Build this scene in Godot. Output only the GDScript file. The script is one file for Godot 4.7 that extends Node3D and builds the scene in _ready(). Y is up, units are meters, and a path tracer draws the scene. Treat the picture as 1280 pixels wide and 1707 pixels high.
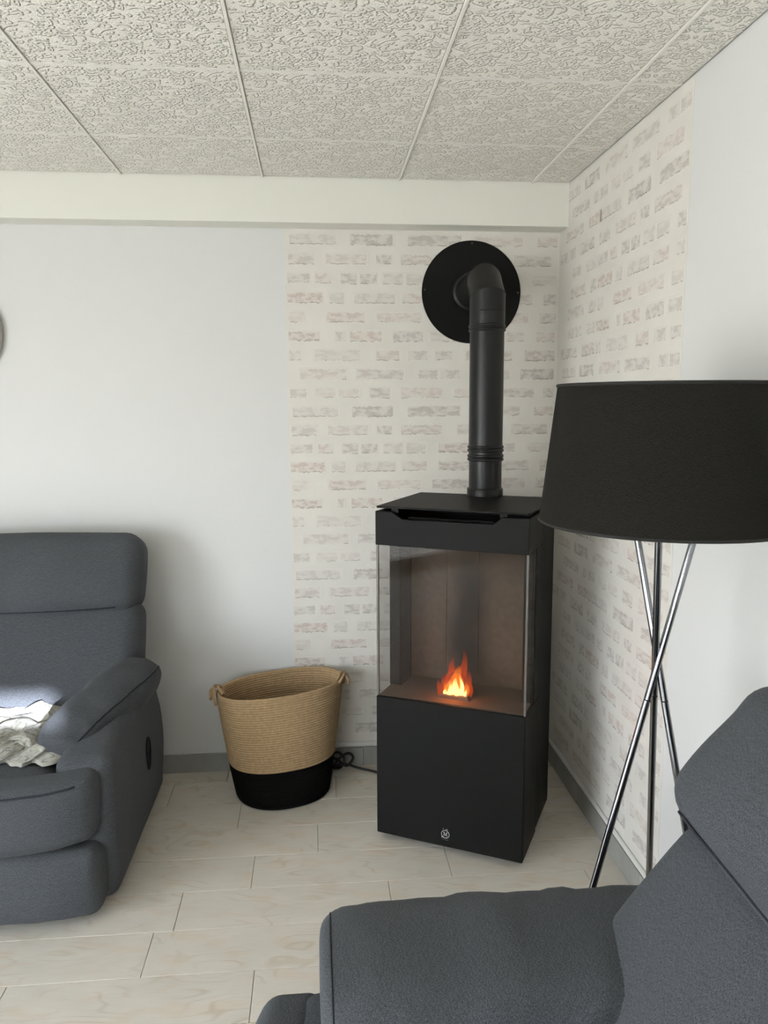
extends Node3D
# x runs right along the back wall (right wall at x = 0), y up (floor 0), z towards the camera (back wall at z = 0)

const CEIL := 2.584
const LEFT := -4.4
const FRONT := 5.4
const BEAM_Z := 0.112
const BEAM_Y := 2.408
const PAPER := 1.196

var M := {}
var rng := RandomNumberGenerator.new()
var taken := {}

# ---------------------------------------------------------------- naming
func numbered(called: String) -> String:
	var n: int = taken.get(called, 0)
	taken[called] = n + 1
	return called if n == 0 else "%s_%03d" % [called, n]

func tag(o: Node3D, label: String, category: String, group := "", kind := "") -> Node3D:
	o.set_meta("label", label)
	o.set_meta("category", category)
	if group: o.set_meta("group", group)
	if kind: o.set_meta("kind", kind)
	return o

func thing(called: String, label: String, category: String, at := Vector3.ZERO, turn := 0.0) -> Node3D:
	var o := Node3D.new()
	o.name = numbered(called)
	add_child(o)
	o.position = at
	o.rotation.y = turn
	tag(o, label, category)
	return o

func part(called: String, mesh: Mesh, mat: Material, parent: Node3D, label := "") -> MeshInstance3D:
	var o := MeshInstance3D.new()
	o.mesh = mesh
	o.material_override = mat
	if parent == self:
		o.name = numbered(called)
		add_child(o)
	else:
		var n := 0
		var nm := called
		while parent.has_node(NodePath(nm)):
			n += 1
			nm = "%s_%03d" % [called, n]
		o.name = nm
		parent.add_child(o)
	if label: o.set_meta("label", label)
	return o

func fast_part(called: String, idx: int, mesh: Mesh, mat: Material, parent: Node3D) -> MeshInstance3D:
	var o := MeshInstance3D.new()
	o.mesh = mesh
	o.material_override = mat
	o.name = called if idx == 0 else "%s_%03d" % [called, idx]
	parent.add_child(o)
	return o

func structure(called: String, mesh: Mesh, mat: Material, label: String, category: String) -> MeshInstance3D:
	var o := part(called, mesh, mat, self)
	tag(o, label, category, "", "structure")
	return o

# ---------------------------------------------------------------- mesh helpers
func begin(smooth := true) -> SurfaceTool:
	var st := SurfaceTool.new()
	st.begin(Mesh.PRIMITIVE_TRIANGLES)
	st.set_smooth_group(0 if smooth else -1)
	return st

func done(st: SurfaceTool) -> ArrayMesh:
	st.generate_normals()
	st.index()
	return st.commit()

func tri(st: SurfaceTool, a: Vector3, b: Vector3, c: Vector3, uv := []) -> void:
	# a, b, c counter-clockwise seen from outside; front faces run clockwise, so emitted reversed
	var v := [a, c, b]
	for i in 3:
		if uv.size(): st.set_uv([uv[0], uv[2], uv[1]][i])
		st.add_vertex(v[i])

func quad(st: SurfaceTool, a: Vector3, b: Vector3, c: Vector3, d: Vector3, uv := []) -> void:
	if uv.size():
		tri(st, a, b, c, [uv[0], uv[1], uv[2]])
		tri(st, a, c, d, [uv[0], uv[2], uv[3]])
	else:
		tri(st, a, b, c)
		tri(st, a, c, d)

# box with chamfered edges; uv_of maps a point to a uv when given
func cbox(st: SurfaceTool, lo: Vector3, hi: Vector3, b := 0.0, uv_of = null) -> void:
	st.set_smooth_group(-1)
	var c := (lo + hi) / 2.0
	var h := (hi - lo) / 2.0
	var P := func(sx, sy, sz, ax) -> Vector3:
		var s := Vector3(sx, sy, sz)
		var v := Vector3(h.x - b, h.y - b, h.z - b)
		v[ax] = h[ax]
		return c + s * v
	var face := func(pts: Array, out: Vector3) -> void:
		var n: Vector3 = (pts[1] - pts[0]).cross(pts[2] - pts[0])
		if n.dot(out) < 0: pts.reverse()
		var uv := []
		if uv_of != null:
			for p in pts: uv.append(uv_of.call(p))
		if pts.size() == 4: quad(st, pts[0], pts[1], pts[2], pts[3], uv)
		else: tri(st, pts[0], pts[1], pts[2], uv)
	for ax in 3:
		var u := (ax + 1) % 3
		var w := (ax + 2) % 3
		for s in [-1, 1]:
			var pts := []
			for k in [[-1, -1], [1, -1], [1, 1], [-1, 1]]:
				var sg := Vector3()
				sg[ax] = s; sg[u] = k[0]; sg[w] = k[1]
				pts.append(P.call(sg.x, sg.y, sg.z, ax))
			var out := Vector3()
			out[ax] = s
			face.call(pts, out)
	if b <= 0.0: return
	for ax in 3: # edges that run along ax
		var u := (ax + 1) % 3
		var w := (ax + 2) % 3
		for su in [-1, 1]:
			for sw in [-1, 1]:
				var pts := []
				for k in [[-1, u], [1, u], [1, w], [-1, w]]:
					var sg := Vector3()
					sg[ax] = k[0]; sg[u] = su; sg[w] = sw
					pts.append(P.call(sg.x, sg.y, sg.z, k[1]))
				var out := Vector3()
				out[u] = su; out[w] = sw
				face.call(pts, out)
	for sx: float in [-1.0, 1.0]:
		for sy in [-1, 1]:
			for sz in [-1, 1]:
				face.call([P.call(sx, sy, sz, 0), P.call(sx, sy, sz, 1), P.call(sx, sy, sz, 2)], Vector3(sx, sy, sz))

func box_mesh(lo: Vector3, hi: Vector3, b := 0.0, uv_of = null) -> ArrayMesh:
	var st := begin(false)
	cbox(st, lo, hi, b, uv_of)
	return done(st)

func stops(h: float, r: float, m: int, n: int) -> Array:
	var hi := h - r
	var out := []
	for j in range(m, 0, -1): out.append(-(hi + r * tan(j * PI / 4 / m)))
	for j in n + 1: out.append(lerpf(-hi, hi, float(j) / n))
	for j in range(1, m + 1): out.append(hi + r * tan(j * PI / 4 / m))
	out[0] = -h
	out[out.size() - 1] = h
	return out

# upholstered block: rounded box whose faces bulge, then deformed
func puff(st: SurfaceTool, size: Vector3, r: float, bulge: Vector3, n: int, deform = null, m := 3) -> void:
	st.set_smooth_group(0)
	var h := size / 2.0
	r = minf(r, minf(h.x, minf(h.y, h.z)) * 0.98)
	var L := [stops(h.x, r, m, n), stops(h.y, r, m, n), stops(h.z, r, m, n)]
	var inner := h - Vector3(r, r, r)
	var place := func(p: Vector3) -> Vector3:
		var q := p.clamp(-inner, inner)
		var d := p - q
		if d.length() > 0.0: q += d.normalized() * r
		var f := Vector3(q.x / h.x, q.y / h.y, q.z / h.z)
		var e := Vector3(1 - f.x * f.x, 1 - f.y * f.y, 1 - f.z * f.z)
		q += Vector3(f.x * bulge.x * e.y * e.z, f.y * bulge.y * e.x * e.z, f.z * bulge.z * e.x * e.y)
		return deform.call(q) if deform != null else q
	for ax in 3:
		var u := (ax + 1) % 3
		var w := (ax + 2) % 3
		for s in [-1.0, 1.0]:
			var grid := []
			for a in L[u]:
				var row := []
				for b in L[w]:
					var p := Vector3()
					p[ax] = s * h[ax]; p[u] = a; p[w] = b
					row.append(place.call(p))
				grid.append(row)
			for i in grid.size() - 1:
				for j in grid[0].size() - 1:
					if s > 0: quad(st, grid[i][j], grid[i + 1][j], grid[i + 1][j + 1], grid[i][j + 1])
					else: quad(st, grid[i][j], grid[i][j + 1], grid[i + 1][j + 1], grid[i + 1][j])

func puff_mesh(size: Vector3, r: float, bulge: Vector3, n: int, deform = null, m := 3) -> ArrayMesh:
	var st := begin()
	puff(st, size, r, bulge, n, deform, m)
	return done(st)

# smooth path through control points
func smooth_path(pts: Array, n: int, closed := false) -> Array:
	var out := []
	var k := pts.size()
	var segs := k if closed else k - 1
	for i in segs:
		var p0: Vector3 = pts[(i - 1 + k) % k] if closed or i > 0 else pts[0]
		var p1: Vector3 = pts[i]
		var p2: Vector3 = pts[(i + 1) % k]
		var p3: Vector3 = pts[(i + 2) % k] if closed or i + 2 < k else pts[k - 1]
		for j in n: out.append(p1.cubic_interpolate(p2, p0, p3, float(j) / n))
	if not closed: out.append(pts[k - 1])
	return out

func tube(st: SurfaceTool, path: Array, r: float, sides := 10, closed := false, capped := true) -> void:
	st.set_smooth_group(0)
	var n := path.size()
	var rings := []
	var up := Vector3.UP
	for i in n:
		var a: Vector3 = path[(i - 1 + n) % n] if closed else path[maxi(i - 1, 0)]
		var b: Vector3 = path[(i + 1) % n] if closed else path[mini(i + 1, n - 1)]
		var t := (b - a).normalized()
		if i == 0 and absf(t.dot(up)) > 0.9: up = Vector3.RIGHT
		var s := t.cross(up).normalized()
		up = s.cross(t).normalized()
		var ring := []
		for k in sides:
			var g := TAU * k / sides
			ring.append(path[i] + (s * cos(g) + up * sin(g)) * r)
		rings.append(ring)
	for i in (n if closed else n - 1):
		var A: Array = rings[i]
		var B: Array = rings[(i + 1) % n]
		for k in sides:
			var k2 := (k + 1) % sides
			quad(st, A[k], A[k2], B[k2], B[k])
	if capped and not closed:
		st.set_smooth_group(-1)
		for k in sides:
			var k2 := (k + 1) % sides
			tri(st, path[0], rings[0][k2], rings[0][k])
			tri(st, path[n - 1], rings[n - 1][k], rings[n - 1][k2])

func tube_mesh(path: Array, r: float, sides := 10, closed := false) -> ArrayMesh:
	var st := begin()
	tube(st, path, r, sides, closed)
	return done(st)

# profile of (radius, height) round the y axis; a corner is kept sharp where two equal points follow each other
func lathe(st: SurfaceTool, profile: Array, n: int, at := Vector3.ZERO) -> void:
	var sg := 1
	for i in profile.size() - 1:
		var a: Vector2 = profile[i]
		var b: Vector2 = profile[i + 1]
		if a.is_equal_approx(b):
			sg += 1
			continue
		st.set_smooth_group(sg)
		for k in n:
			var g0 := TAU * k / n
			var g1 := TAU * ((k + 1) % n) / n
			var d0 := Vector3(cos(g0), 0, sin(g0))
			var d1 := Vector3(cos(g1), 0, sin(g1))
			var p := [at + d0 * a.x + Vector3.UP * a.y, at + d1 * a.x + Vector3.UP * a.y, at + d1 * b.x + Vector3.UP * b.y, at + d0 * b.x + Vector3.UP * b.y]
			if b.x > 1e-6: tri(st, p[0], p[3], p[2])
			if a.x > 1e-6: tri(st, p[0], p[2], p[1])

func lathe_mesh(profile: Array, n: int) -> ArrayMesh:
	var st := begin()
	lathe(st, profile, n)
	return done(st)

# polygon in the xy plane (counter-clockwise), extruded from z0 to z1 with a small bevel on both faces
func prism(st: SurfaceTool, poly: Array, z0: float, z1: float, bevel := 0.0) -> void:
	st.set_smooth_group(-1)
	var p := PackedVector2Array(poly)
	var inner := p
	if bevel > 0.0:
		var o := Geometry2D.offset_polygon(p, -bevel, Geometry2D.JOIN_MITER)
		if o.size() == 1 and o[0].size() == p.size():
			inner = o[0]
			var best := 0
			for k in p.size():
				if inner[k].distance_to(p[0]) < inner[best].distance_to(p[0]): best = k
			var turned := PackedVector2Array()
			for k in p.size(): turned.append(inner[(best + k) % p.size()])
			inner = turned
		else:
			bevel = 0.0
	var V := func(q: Vector2, z: float) -> Vector3: return Vector3(q.x, q.y, z)
	var idx := Geometry2D.triangulate_polygon(inner)
	for i in range(0, idx.size(), 3):
		var a := inner[idx[i]]
		var b := inner[idx[i + 1]]
		var c := inner[idx[i + 2]]
		if (b - a).cross(c - a) < 0:
			var t := b
			b = c
			c = t
		tri(st, V.call(a, z1), V.call(b, z1), V.call(c, z1))
		tri(st, V.call(a, z0), V.call(c, z0), V.call(b, z0))
	for i in p.size():
		var j := (i + 1) % p.size()
		quad(st, V.call(p[i], z0 + bevel), V.call(p[j], z0 + bevel), V.call(p[j], z1 - bevel), V.call(p[i], z1 - bevel))
		if bevel > 0.0:
			quad(st, V.call(p[i], z1 - bevel), V.call(p[j], z1 - bevel), V.call(inner[j], z1), V.call(inner[i], z1))
			quad(st, V.call(inner[i], z0), V.call(inner[j], z0), V.call(p[j], z0 + bevel), V.call(p[i], z0 + bevel))

# a padded roll along a spine: superellipse section, rounded ends. side0/side1 = sideways directions at the ends
func roll(st: SurfaceTool, spine: Array, a: float, b: float, tilt: float, wrinkle := 0.0, nl := 40, nc := 28, endp := 3.0, seed_ := 1) -> Array:
	st.set_smooth_group(0)
	var path := smooth_path(spine, 12)
	var noise := FastNoiseLite.new()
	noise.seed = seed_
	noise.frequency = 9.0
	noise.fractal_octaves = 2
	var rings := []
	var seam := []
	for i in nl + 1:
		# crowd the rings towards the two ends
		var t := 0.5 - 0.5 * cos(PI * i / nl)
		var fi := t * (path.size() - 1)
		var i0 := mini(int(fi), path.size() - 2)
		var c: Vector3 = path[i0].lerp(path[i0 + 1], fi - i0)
		var tg: Vector3 = (path[mini(i0 + 2, path.size() - 1)] - path[maxi(i0 - 1, 0)]).normalized()
		var side := tg.cross(Vector3.UP).normalized()
		var up := side.cross(tg).normalized()
		var s2 := side * cos(tilt) + up * sin(tilt)
		var u2 := up * cos(tilt) - side * sin(tilt)
		var s := pow(maxf(1.0 - pow(absf(2 * t - 1), endp), 0.0), 1.0 / endp)
		if i == 0 or i == nl: s = 0.0
		var ring := []
		for k in nc:
			var g := TAU * k / nc
			var ca := cos(g)
			var sa := sin(g)
			var off := s2 * (signf(ca) * pow(absf(ca), 0.8) * a) + u2 * (signf(sa) * pow(absf(sa), 0.8) * b)
			var p := c + off * s
			if wrinkle > 0.0 and s > 0.0:
				p += off.normalized() * noise.get_noise_3d(c.x * 1.3 + ca * 0.05, c.y, c.z * 1.3 + sa * 0.08) * wrinkle * s
			ring.append(p)
		rings.append(ring)
		seam.append(ring)
	for i in nl:
		for k in nc:
			var k2 := (k + 1) % nc
			quad(st, rings[i][k], rings[i + 1][k], rings[i + 1][k2], rings[i][k2])
	return seam

# ---------------------------------------------------------------- textures and materials
func noise_of(seed_: int, freq: float, oct := 3, kind := FastNoiseLite.TYPE_SIMPLEX_SMOOTH) -> FastNoiseLite:
	var n := FastNoiseLite.new()
	n.seed = seed_
	n.frequency = freq
	n.noise_type = kind
	n.fractal_octaves = oct
	return n

func tex(img: Image) -> ImageTexture:
	return ImageTexture.create_from_image(img)

func noise_tex(seed_: int, freq: float, size := 512, oct := 4, lo := Color.BLACK, hi := Color.WHITE, kind := FastNoiseLite.TYPE_SIMPLEX_SMOOTH) -> NoiseTexture2D:
	var t := NoiseTexture2D.new()
	t.width = size
	t.height = size
	t.seamless = true
	t.noise = noise_of(seed_, freq, oct, kind)
	var g := Gradient.new()
	g.set_color(0, lo)
	g.set_color(1, hi)
	t.color_ramp = g
	return t

func mat(col: Color, rough := 0.6, metal := 0.0, spec := 0.5) -> StandardMaterial3D:
	var m := StandardMaterial3D.new()
	m.albedo_color = col
	m.roughness = rough
	m.metallic = metal
	m.metallic_specular = spec
	return m

func rgb(r: float, g: float, b: float) -> Color:
	return Color(r / 255.0, g / 255.0, b / 255.0)

func triplanar(m: StandardMaterial3D, s: float) -> StandardMaterial3D:
	m.uv1_triplanar = true
	m.uv1_scale = Vector3(s, s, s)
	return m

# four wood-look planks stacked in one picture, 0.71 m by 0.2 m each
func wood_image() -> Image:
	var W := 1024
	var H := 1024
	var img := Image.create(W, H, false, Image.FORMAT_RGB8)
	var n1 := noise_of(11, 1.0, 4)
	var n2 := noise_of(12, 1.0, 2)
	var n3 := noise_of(13, 1.0, 3)
	var base := Vector3(216, 209, 197)
	for y in H:
		var v := y / 256
		var py := (y % 256) / 256.0
		for x in W:
			var px := x / float(W)
			var X := px * 3.5 + v * 17.3
			var Y := py + v * 7.7
			var warp := n2.get_noise_2d(X * 0.42, Y * 1.3)
			var ring := sin((Y * 6.0 + warp * 5.0 + n3.get_noise_2d(X * 0.8, Y * 3.0) * 0.4) * PI)
			var lines := pow(maxf(ring, 0.0), 4.0) * clampf(0.35 + n2.get_noise_2d(X * 0.6 + 40.0, Y * 1.2) * 1.6, 0.0, 1.0)
			var fine := n1.get_noise_2d(X * 2.2, Y * 46.0)
			var blotch := n3.get_noise_2d(X * 0.7 + 9.0, Y * 1.5 + 4.0)
			var pink := clampf(n2.get_noise_2d(X * 0.9 - 30.0, Y * 2.0 + 70.0) * 2.0 - 0.25, 0.0, 1.0)
			var c := base + Vector3.ONE * (fine * 6.0 + blotch * 6.0 - lines * 14.0 - pink * 4.0) + Vector3(3, -2, -6) * pink + Vector3(1.0, 0, -1.5) * lines * 3.0
			img.set_pixel(x, y, Color8(int(clampf(c.x, 0, 255)), int(clampf(c.y, 0, 255)), int(clampf(c.z, 0, 255))))
	return img

# whitewashed brick faces for the wallpaper: 4 by 8 cells of 256 by 64 pixels, fading to the paper's own colour at their ragged edge
func brick_image(paper: Vector3) -> Image:
	var img := Image.create(1024, 512, false, Image.FORMAT_RGB8)
	var n1 := noise_of(31, 0.02, 4)
	var n2 := noise_of(32, 0.05, 3)
	var n3 := noise_of(33, 0.035, 2)
	var r := RandomNumberGenerator.new()
	r.seed = 77
	for cell in 32:
		var cx := (cell % 4) * 256
		var cy := (cell / 4) * 64
		var strength := r.randf_range(0.4, 1.0)
		var pink := r.randf_range(0.0, 1.0)
		var line := r.randf_range(0.25, 1.0)
		var side := r.randf_range(0.0, 1.0)
		var tone := Vector3(196, 189, 182).lerp(Vector3(207, 192, 183), pink * pink)
		for y in 64:
			for xx in 256:
				var cw := 256 if cell < 24 else 128
				var x := xx % cw
				var gx := cx + xx
				var gy := cy + y
				var wob2 := n3.get_noise_2d(gx, 900.0 + cy * 3.0) * 7.0
				var wob := wob2 + n2.get_noise_2d(gx, gy) * 4.0
				var ex := minf(x, cw - 1 - x) - 7.0 + wob
				var ey := minf(y, 63 - y) - 5.0 + wob * 0.6
				var inside := smoothstep(0.0, 4.0, minf(ex * 0.7, ey))
				var wash := clampf(0.45 + n1.get_noise_2d(gx * 0.7, gy * 1.6) * 2.2, 0.0, 1.0)
				var grit := clampf(n2.get_noise_2d(gx * 1.4, gy * 1.4 + 300.0) * 2.0 - 0.15, 0.0, 1.0)
				var c := paper.lerp(tone, inside * strength * (0.3 + 0.7 * wash))
				c -= Vector3(17, 17, 16) * grit * inside * strength * wash
				# ragged dark line along the lower edge and up one end
				var low := absf((63 - y) - 7.0 + wob2 * 0.6)
				var lw := clampf(n1.get_noise_2d(gx * 0.8, 500.0 + cell * 40.0) * 2.6 + line - 0.3, 0.0, 1.0)
				var lm := smoothstep(3.4, 1.0, low) * lw * smoothstep(4.0, 16.0, minf(x, cw - 1 - x))
				var endl := smoothstep(3.0, 0.6, absf((x if side > 0.5 else cw - 1 - x) - 9.0 + wob)) * smoothstep(6.0, 18.0, minf(y, 63 - y)) * absf(side - 0.5) * 1.4
				c -= Vector3(58, 60, 60) * clampf(lm + endl * 0.5, 0.0, 1.0) * (0.5 + 0.5 * strength)
				img.set_pixel(gx, gy, Color8(int(clampf(c.x, 0, 255)), int(clampf(c.y, 0, 255)), int(clampf(c.z, 0, 255))))
	return img

# embossed plaster relief: four cells of a scroll-and-rosette pattern
func emboss_image() -> Image:
	var S := 512
	var img := Image.create(S, S, false, Image.FORMAT_L8)
	img.fill(Color(0.35, 0.35, 0.35))
	var h := PackedFloat32Array()
	h.resize(S * S)
	h.fill(0.35)
	var r := RandomNumberGenerator.new()
	r.seed = 5
	var strokes := []
	for k in 120: # short curled strokes
		var p := Vector2(r.randf() * S, r.randf() * S)
		var a := r.randf() * TAU
		var curl := r.randf_range(-0.5, 0.5)
		var w := r.randf_range(7.0, 12.0)
		for s in r.randi_range(4, 12):
			strokes.append([p, w])
			p += Vector2(cos(a), sin(a)) * 7.0
			a += curl
	for k in 150:
		strokes.append([Vector2(r.randf() * S, r.randf() * S), r.randf_range(8.0, 14.0)])
	for c in [Vector2(128, 128), Vector2(384, 384)]: # rosettes
		for k in 14:
			strokes.append([c + Vector2(cos(TAU * k / 14), sin(TAU * k / 14)) * 62.0, 12.0])
		for k in 8:
			strokes.append([c + Vector2(cos(TAU * k / 8), sin(TAU * k / 8)) * 30.0, 12.0])
		strokes.append([c, 13.0])
	for s in strokes:
		var p: Vector2 = s[0]
		var w: float = s[1]
		var q := int(w) + 1
		for dy in range(-q, q + 1):
			for dx in range(-q, q + 1):
				var d := sqrt(dx * dx + dy * dy) / w
				if d < 1.0:
					var X := posmod(int(p.x) + dx, S)
					var Y := posmod(int(p.y) + dy, S)
					h[Y * S + X] = maxf(h[Y * S + X], 0.35 + 0.6 * sqrt(1.0 - d * d))
	var n := noise_of(8, 0.05, 2)
	for y in S:
		for x in S:
			var v := h[y * S + x] + n.get_noise_2d(x, y) * 0.06
			img.set_pixel(x, y, Color(v, v, v))
	return img

func weave_image(seed_: int) -> Image:
	# mottled yarn: speckles stretched along one direction, over a fine weave
	var S := 512
	var img := Image.create(S, S, false, Image.FORMAT_L8)
	var n1 := noise_of(seed_, 0.11, 2)
	var n2 := noise_of(seed_ + 1, 0.35, 1)
	var n3 := noise_of(seed_ + 2, 0.02, 2)
	for y in S:
		for x in S:
			var v := 0.66 + n1.get_noise_2d(x * 2.0, y * 0.7) * 0.30 + n2.get_noise_2d(x * 1.0, y * 0.5) * 0.20 + n3.get_noise_2d(x, y) * 0.03
			v += 0.05 * sin(x * TAU / 8.0) * sin(y * TAU / 8.0)
			v = clampf(v, 0.0, 1.0)
			img.set_pixel(x, y, Color(v, v, v))
	return img

func soot_image() -> Image:
	# fire-clay back panels with the soot the flame left up the middle; u runs across all three panels, v down
	var W := 256
	var H := 320
	var img := Image.create(W, H, false, Image.FORMAT_RGB8)
	var n := noise_of(51, 0.02, 4)
	for y in H:
		for x in W:
			var u := x / float(W)
			var v := y / float(H)
			var wob := n.get_noise_2d(x * 0.6, y * 0.35) * 0.05
			var wide := 0.125 + 0.05 * smoothstep(0.4, 0.0, v)
			var soot := exp(-pow((u - 0.49 + wob) / wide, 2.0)) * smoothstep(0.98, 0.72, v) * (0.45 + 0.55 * smoothstep(0.1, 0.5, v))
			soot = maxf(soot, 0.35 * smoothstep(0.35, 0.0, v + wob))
			var c := Vector3(92, 80, 66) + Vector3.ONE * n.get_noise_2d(x * 3.0, y * 3.0) * 10.0
			c = c.lerp(Vector3(26, 22, 20), clampf(soot * 1.15, 0.0, 0.97))
			img.set_pixel(x, y, Color8(int(c.x), int(c.y), int(c.z)))
	return img

func blanket_image() -> Image:
	var S := 512
	var img := Image.create(S, S, false, Image.FORMAT_RGB8)
	var n := noise_of(61, 0.012, 2)
	var n2 := noise_of(62, 0.2, 2)
	for y in S:
		for x in S:
			var a := x + n.get_noise_2d(x, y) * 40.0
			var b := y + n.get_noise_2d(x + 400, y) * 40.0
			var l1 := absf(fposmod(a + b * 0.6, 64.0) - 32.0)
			var l2 := absf(fposmod(a - b * 0.9, 82.0) - 41.0)
			var d := maxf(smoothstep(3.2, 1.0, l1), smoothstep(3.2, 1.0, l2)) * 0.8
			var c := Vector3(166, 164, 154) + Vector3.ONE * (n2.get_noise_2d(x, y) * 14.0 + n.get_noise_2d(x * 2, y * 2) * 16.0)
			c = c.lerp(Vector3(84, 84, 81), d)
			img.set_pixel(x, y, Color8(int(c.x), int(c.y), int(c.z)))
	return img

func make_materials() -> void:
	var fine := noise_tex(3, 0.03, 512, 4)
	M.paint = mat(rgb(221, 221, 219), 0.85)
	M.paint.heightmap_enabled = true
	M.paint.heightmap_texture = noise_tex(4, 0.012, 512, 4)
	M.paint.heightmap_scale = 0.05
	triplanar(M.paint, 0.8)
	M.beam = mat(rgb(232, 231, 221), 0.8)
	M.trim = mat(rgb(228, 226, 220), 0.5)
	var paper := Vector3(226, 222, 214)
	M.paper = mat(Color.WHITE, 0.75)
	M.paper.albedo_texture = noise_tex(6, 0.008, 512, 4, rgb(paper.x - 5, paper.y - 5, paper.z - 5), rgb(paper.x + 4, paper.y + 4, paper.z + 4))
	triplanar(M.paper, 1.2)
	M.brick = mat(Color.WHITE, 0.75)
	M.brick.albedo_texture = tex(brick_image(paper))
	M.wood = mat(Color.WHITE, 0.42)
	M.wood.albedo_texture = tex(wood_image())
	M.wood.heightmap_enabled = true
	M.wood.heightmap_texture = M.wood.albedo_texture
	M.wood.heightmap_scale = 0.04
	M.grout = mat(rgb(196, 191, 180), 0.9)
	M.skirt = mat(rgb(166, 165, 158), 0.5)
	M.skirt.albedo_texture = noise_tex(7, 0.01, 256, 4, rgb(225, 225, 225), rgb(255, 255, 255))
	triplanar(M.skirt, 1.5)
	M.ceiling = mat(rgb(245, 242, 233), 0.8)
	M.ceiling.heightmap_enabled = true
	M.ceiling.heightmap_texture = tex(emboss_image())
	M.ceiling.heightmap_scale = 1.2
	M.rail = mat(rgb(242, 240, 232), 0.6)
	M.void = mat(rgb(60, 58, 54), 0.9)
	# fabric of the two recliners
	var weave := tex(weave_image(21))
	M.fabric = mat(rgb(92, 97, 106), 0.95, 0.0, 0.25)
	M.fabric.albedo_texture = weave
	M.fabric.albedo_color = rgb(114, 118, 123)
	M.fabric.heightmap_enabled = true
	M.fabric.heightmap_texture = weave
	M.fabric.heightmap_scale = 0.015
	M.fabric.rim_enabled = true
	M.fabric.rim = 0.25
	M.fabric.rim_tint = 0.6
	triplanar(M.fabric, 4.6)
	M.piping = M.fabric.duplicate()
	M.piping.albedo_color = rgb(70, 74, 82)
	M.dark = mat(rgb(22, 22, 22), 0.7)
	M.blanket = mat(Color.WHITE, 0.95)
	M.blanket.albedo_texture = tex(blanket_image())
	M.blanket.rim_enabled = true
	M.blanket.rim = 0.4
	# stove
	M.steel = mat(rgb(24, 24, 23), 0.5, 0.0, 0.22)
	M.steel.heightmap_enabled = true
	M.steel.heightmap_texture = noise_tex(9, 0.25, 256, 2)
	M.steel.heightmap_scale = 0.01
	triplanar(M.steel, 4.0)
	M.pipe = mat(rgb(22, 23, 23), 0.36, 0.0, 0.4)
	M.pit = mat(rgb(14, 14, 14), 0.8)
	M.clay = mat(Color.WHITE, 0.9)
	M.clay.albedo_texture = tex(soot_image())
	M.ash = mat(rgb(96, 86, 75), 0.95)
	M.glass = mat(Color(0.22, 0.17, 0.10, 0.15), 0.03, 0.0, 0.22)
	M.glass.transparency = BaseMaterial3D.TRANSPARENCY_ALPHA
	M.pane = mat(Color(0.9, 0.95, 0.95, 0.04), 0.02)
	M.pane.transparency = BaseMaterial3D.TRANSPARENCY_ALPHA
	M.chrome = mat(rgb(150, 152, 156), 0.12, 1.0)
	M.edge = mat(rgb(92, 88, 82), 0.25, 0.0, 0.5)
	M.silver = mat(rgb(200, 200, 198), 0.35, 0.3)
	for f in [["flame_out", Color(1.0, 0.32, 0.06), 1.4], ["flame_mid", Color(1.0, 0.52, 0.14), 2.6], ["flame_core", Color(1.0, 0.86, 0.5), 5.0]]:
		var fm := mat(Color(0.05, 0.02, 0.0, 1.0), 1.0)
		fm.transparency = BaseMaterial3D.TRANSPARENCY_ALPHA
		fm.vertex_color_use_as_albedo = true
		fm.emission_enabled = true
		fm.emission = f[1]
		fm.emission_energy_multiplier = f[2]
		M[f[0]] = fm
	# basket
	M.rope = mat(rgb(184, 158, 122), 0.95, 0.0, 0.2)
	M.rope.albedo_texture = noise_tex(14, 0.06, 256, 3, rgb(215, 210, 205), rgb(255, 255, 255))
	M.rope.heightmap_enabled = true
	M.rope.heightmap_texture = noise_tex(15, 0.12, 256, 2)
	M.rope.heightmap_scale = 0.1
	triplanar(M.rope, 3.0)
	M.rope_black = mat(rgb(17, 17, 16), 0.95, 0.0, 0.2)
	M.cable = mat(rgb(14, 14, 15), 0.5)
	# lamp
	M.shade = mat(Color.WHITE, 0.95, 0.0, 0.2)
	M.shade.albedo_color = rgb(54, 52, 48)
	M.shade.albedo_texture = tex(weave_image(41))
	M.shade.heightmap_enabled = true
	M.shade.heightmap_texture = M.shade.albedo_texture
	M.shade.heightmap_scale = 0.03
	M.shade_rim = mat(rgb(30, 29, 28), 0.9)
	M.shade_in = mat(rgb(225, 222, 214), 0.8)
	M.bulb = mat(rgb(235, 235, 230), 0.3)
	M.grey_rim = mat(rgb(172, 168, 162), 0.5)  # grey rim of the cut-off round wall piece, kind unknown
	M.pale_disc = mat(rgb(235, 234, 230), 0.6)

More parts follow.
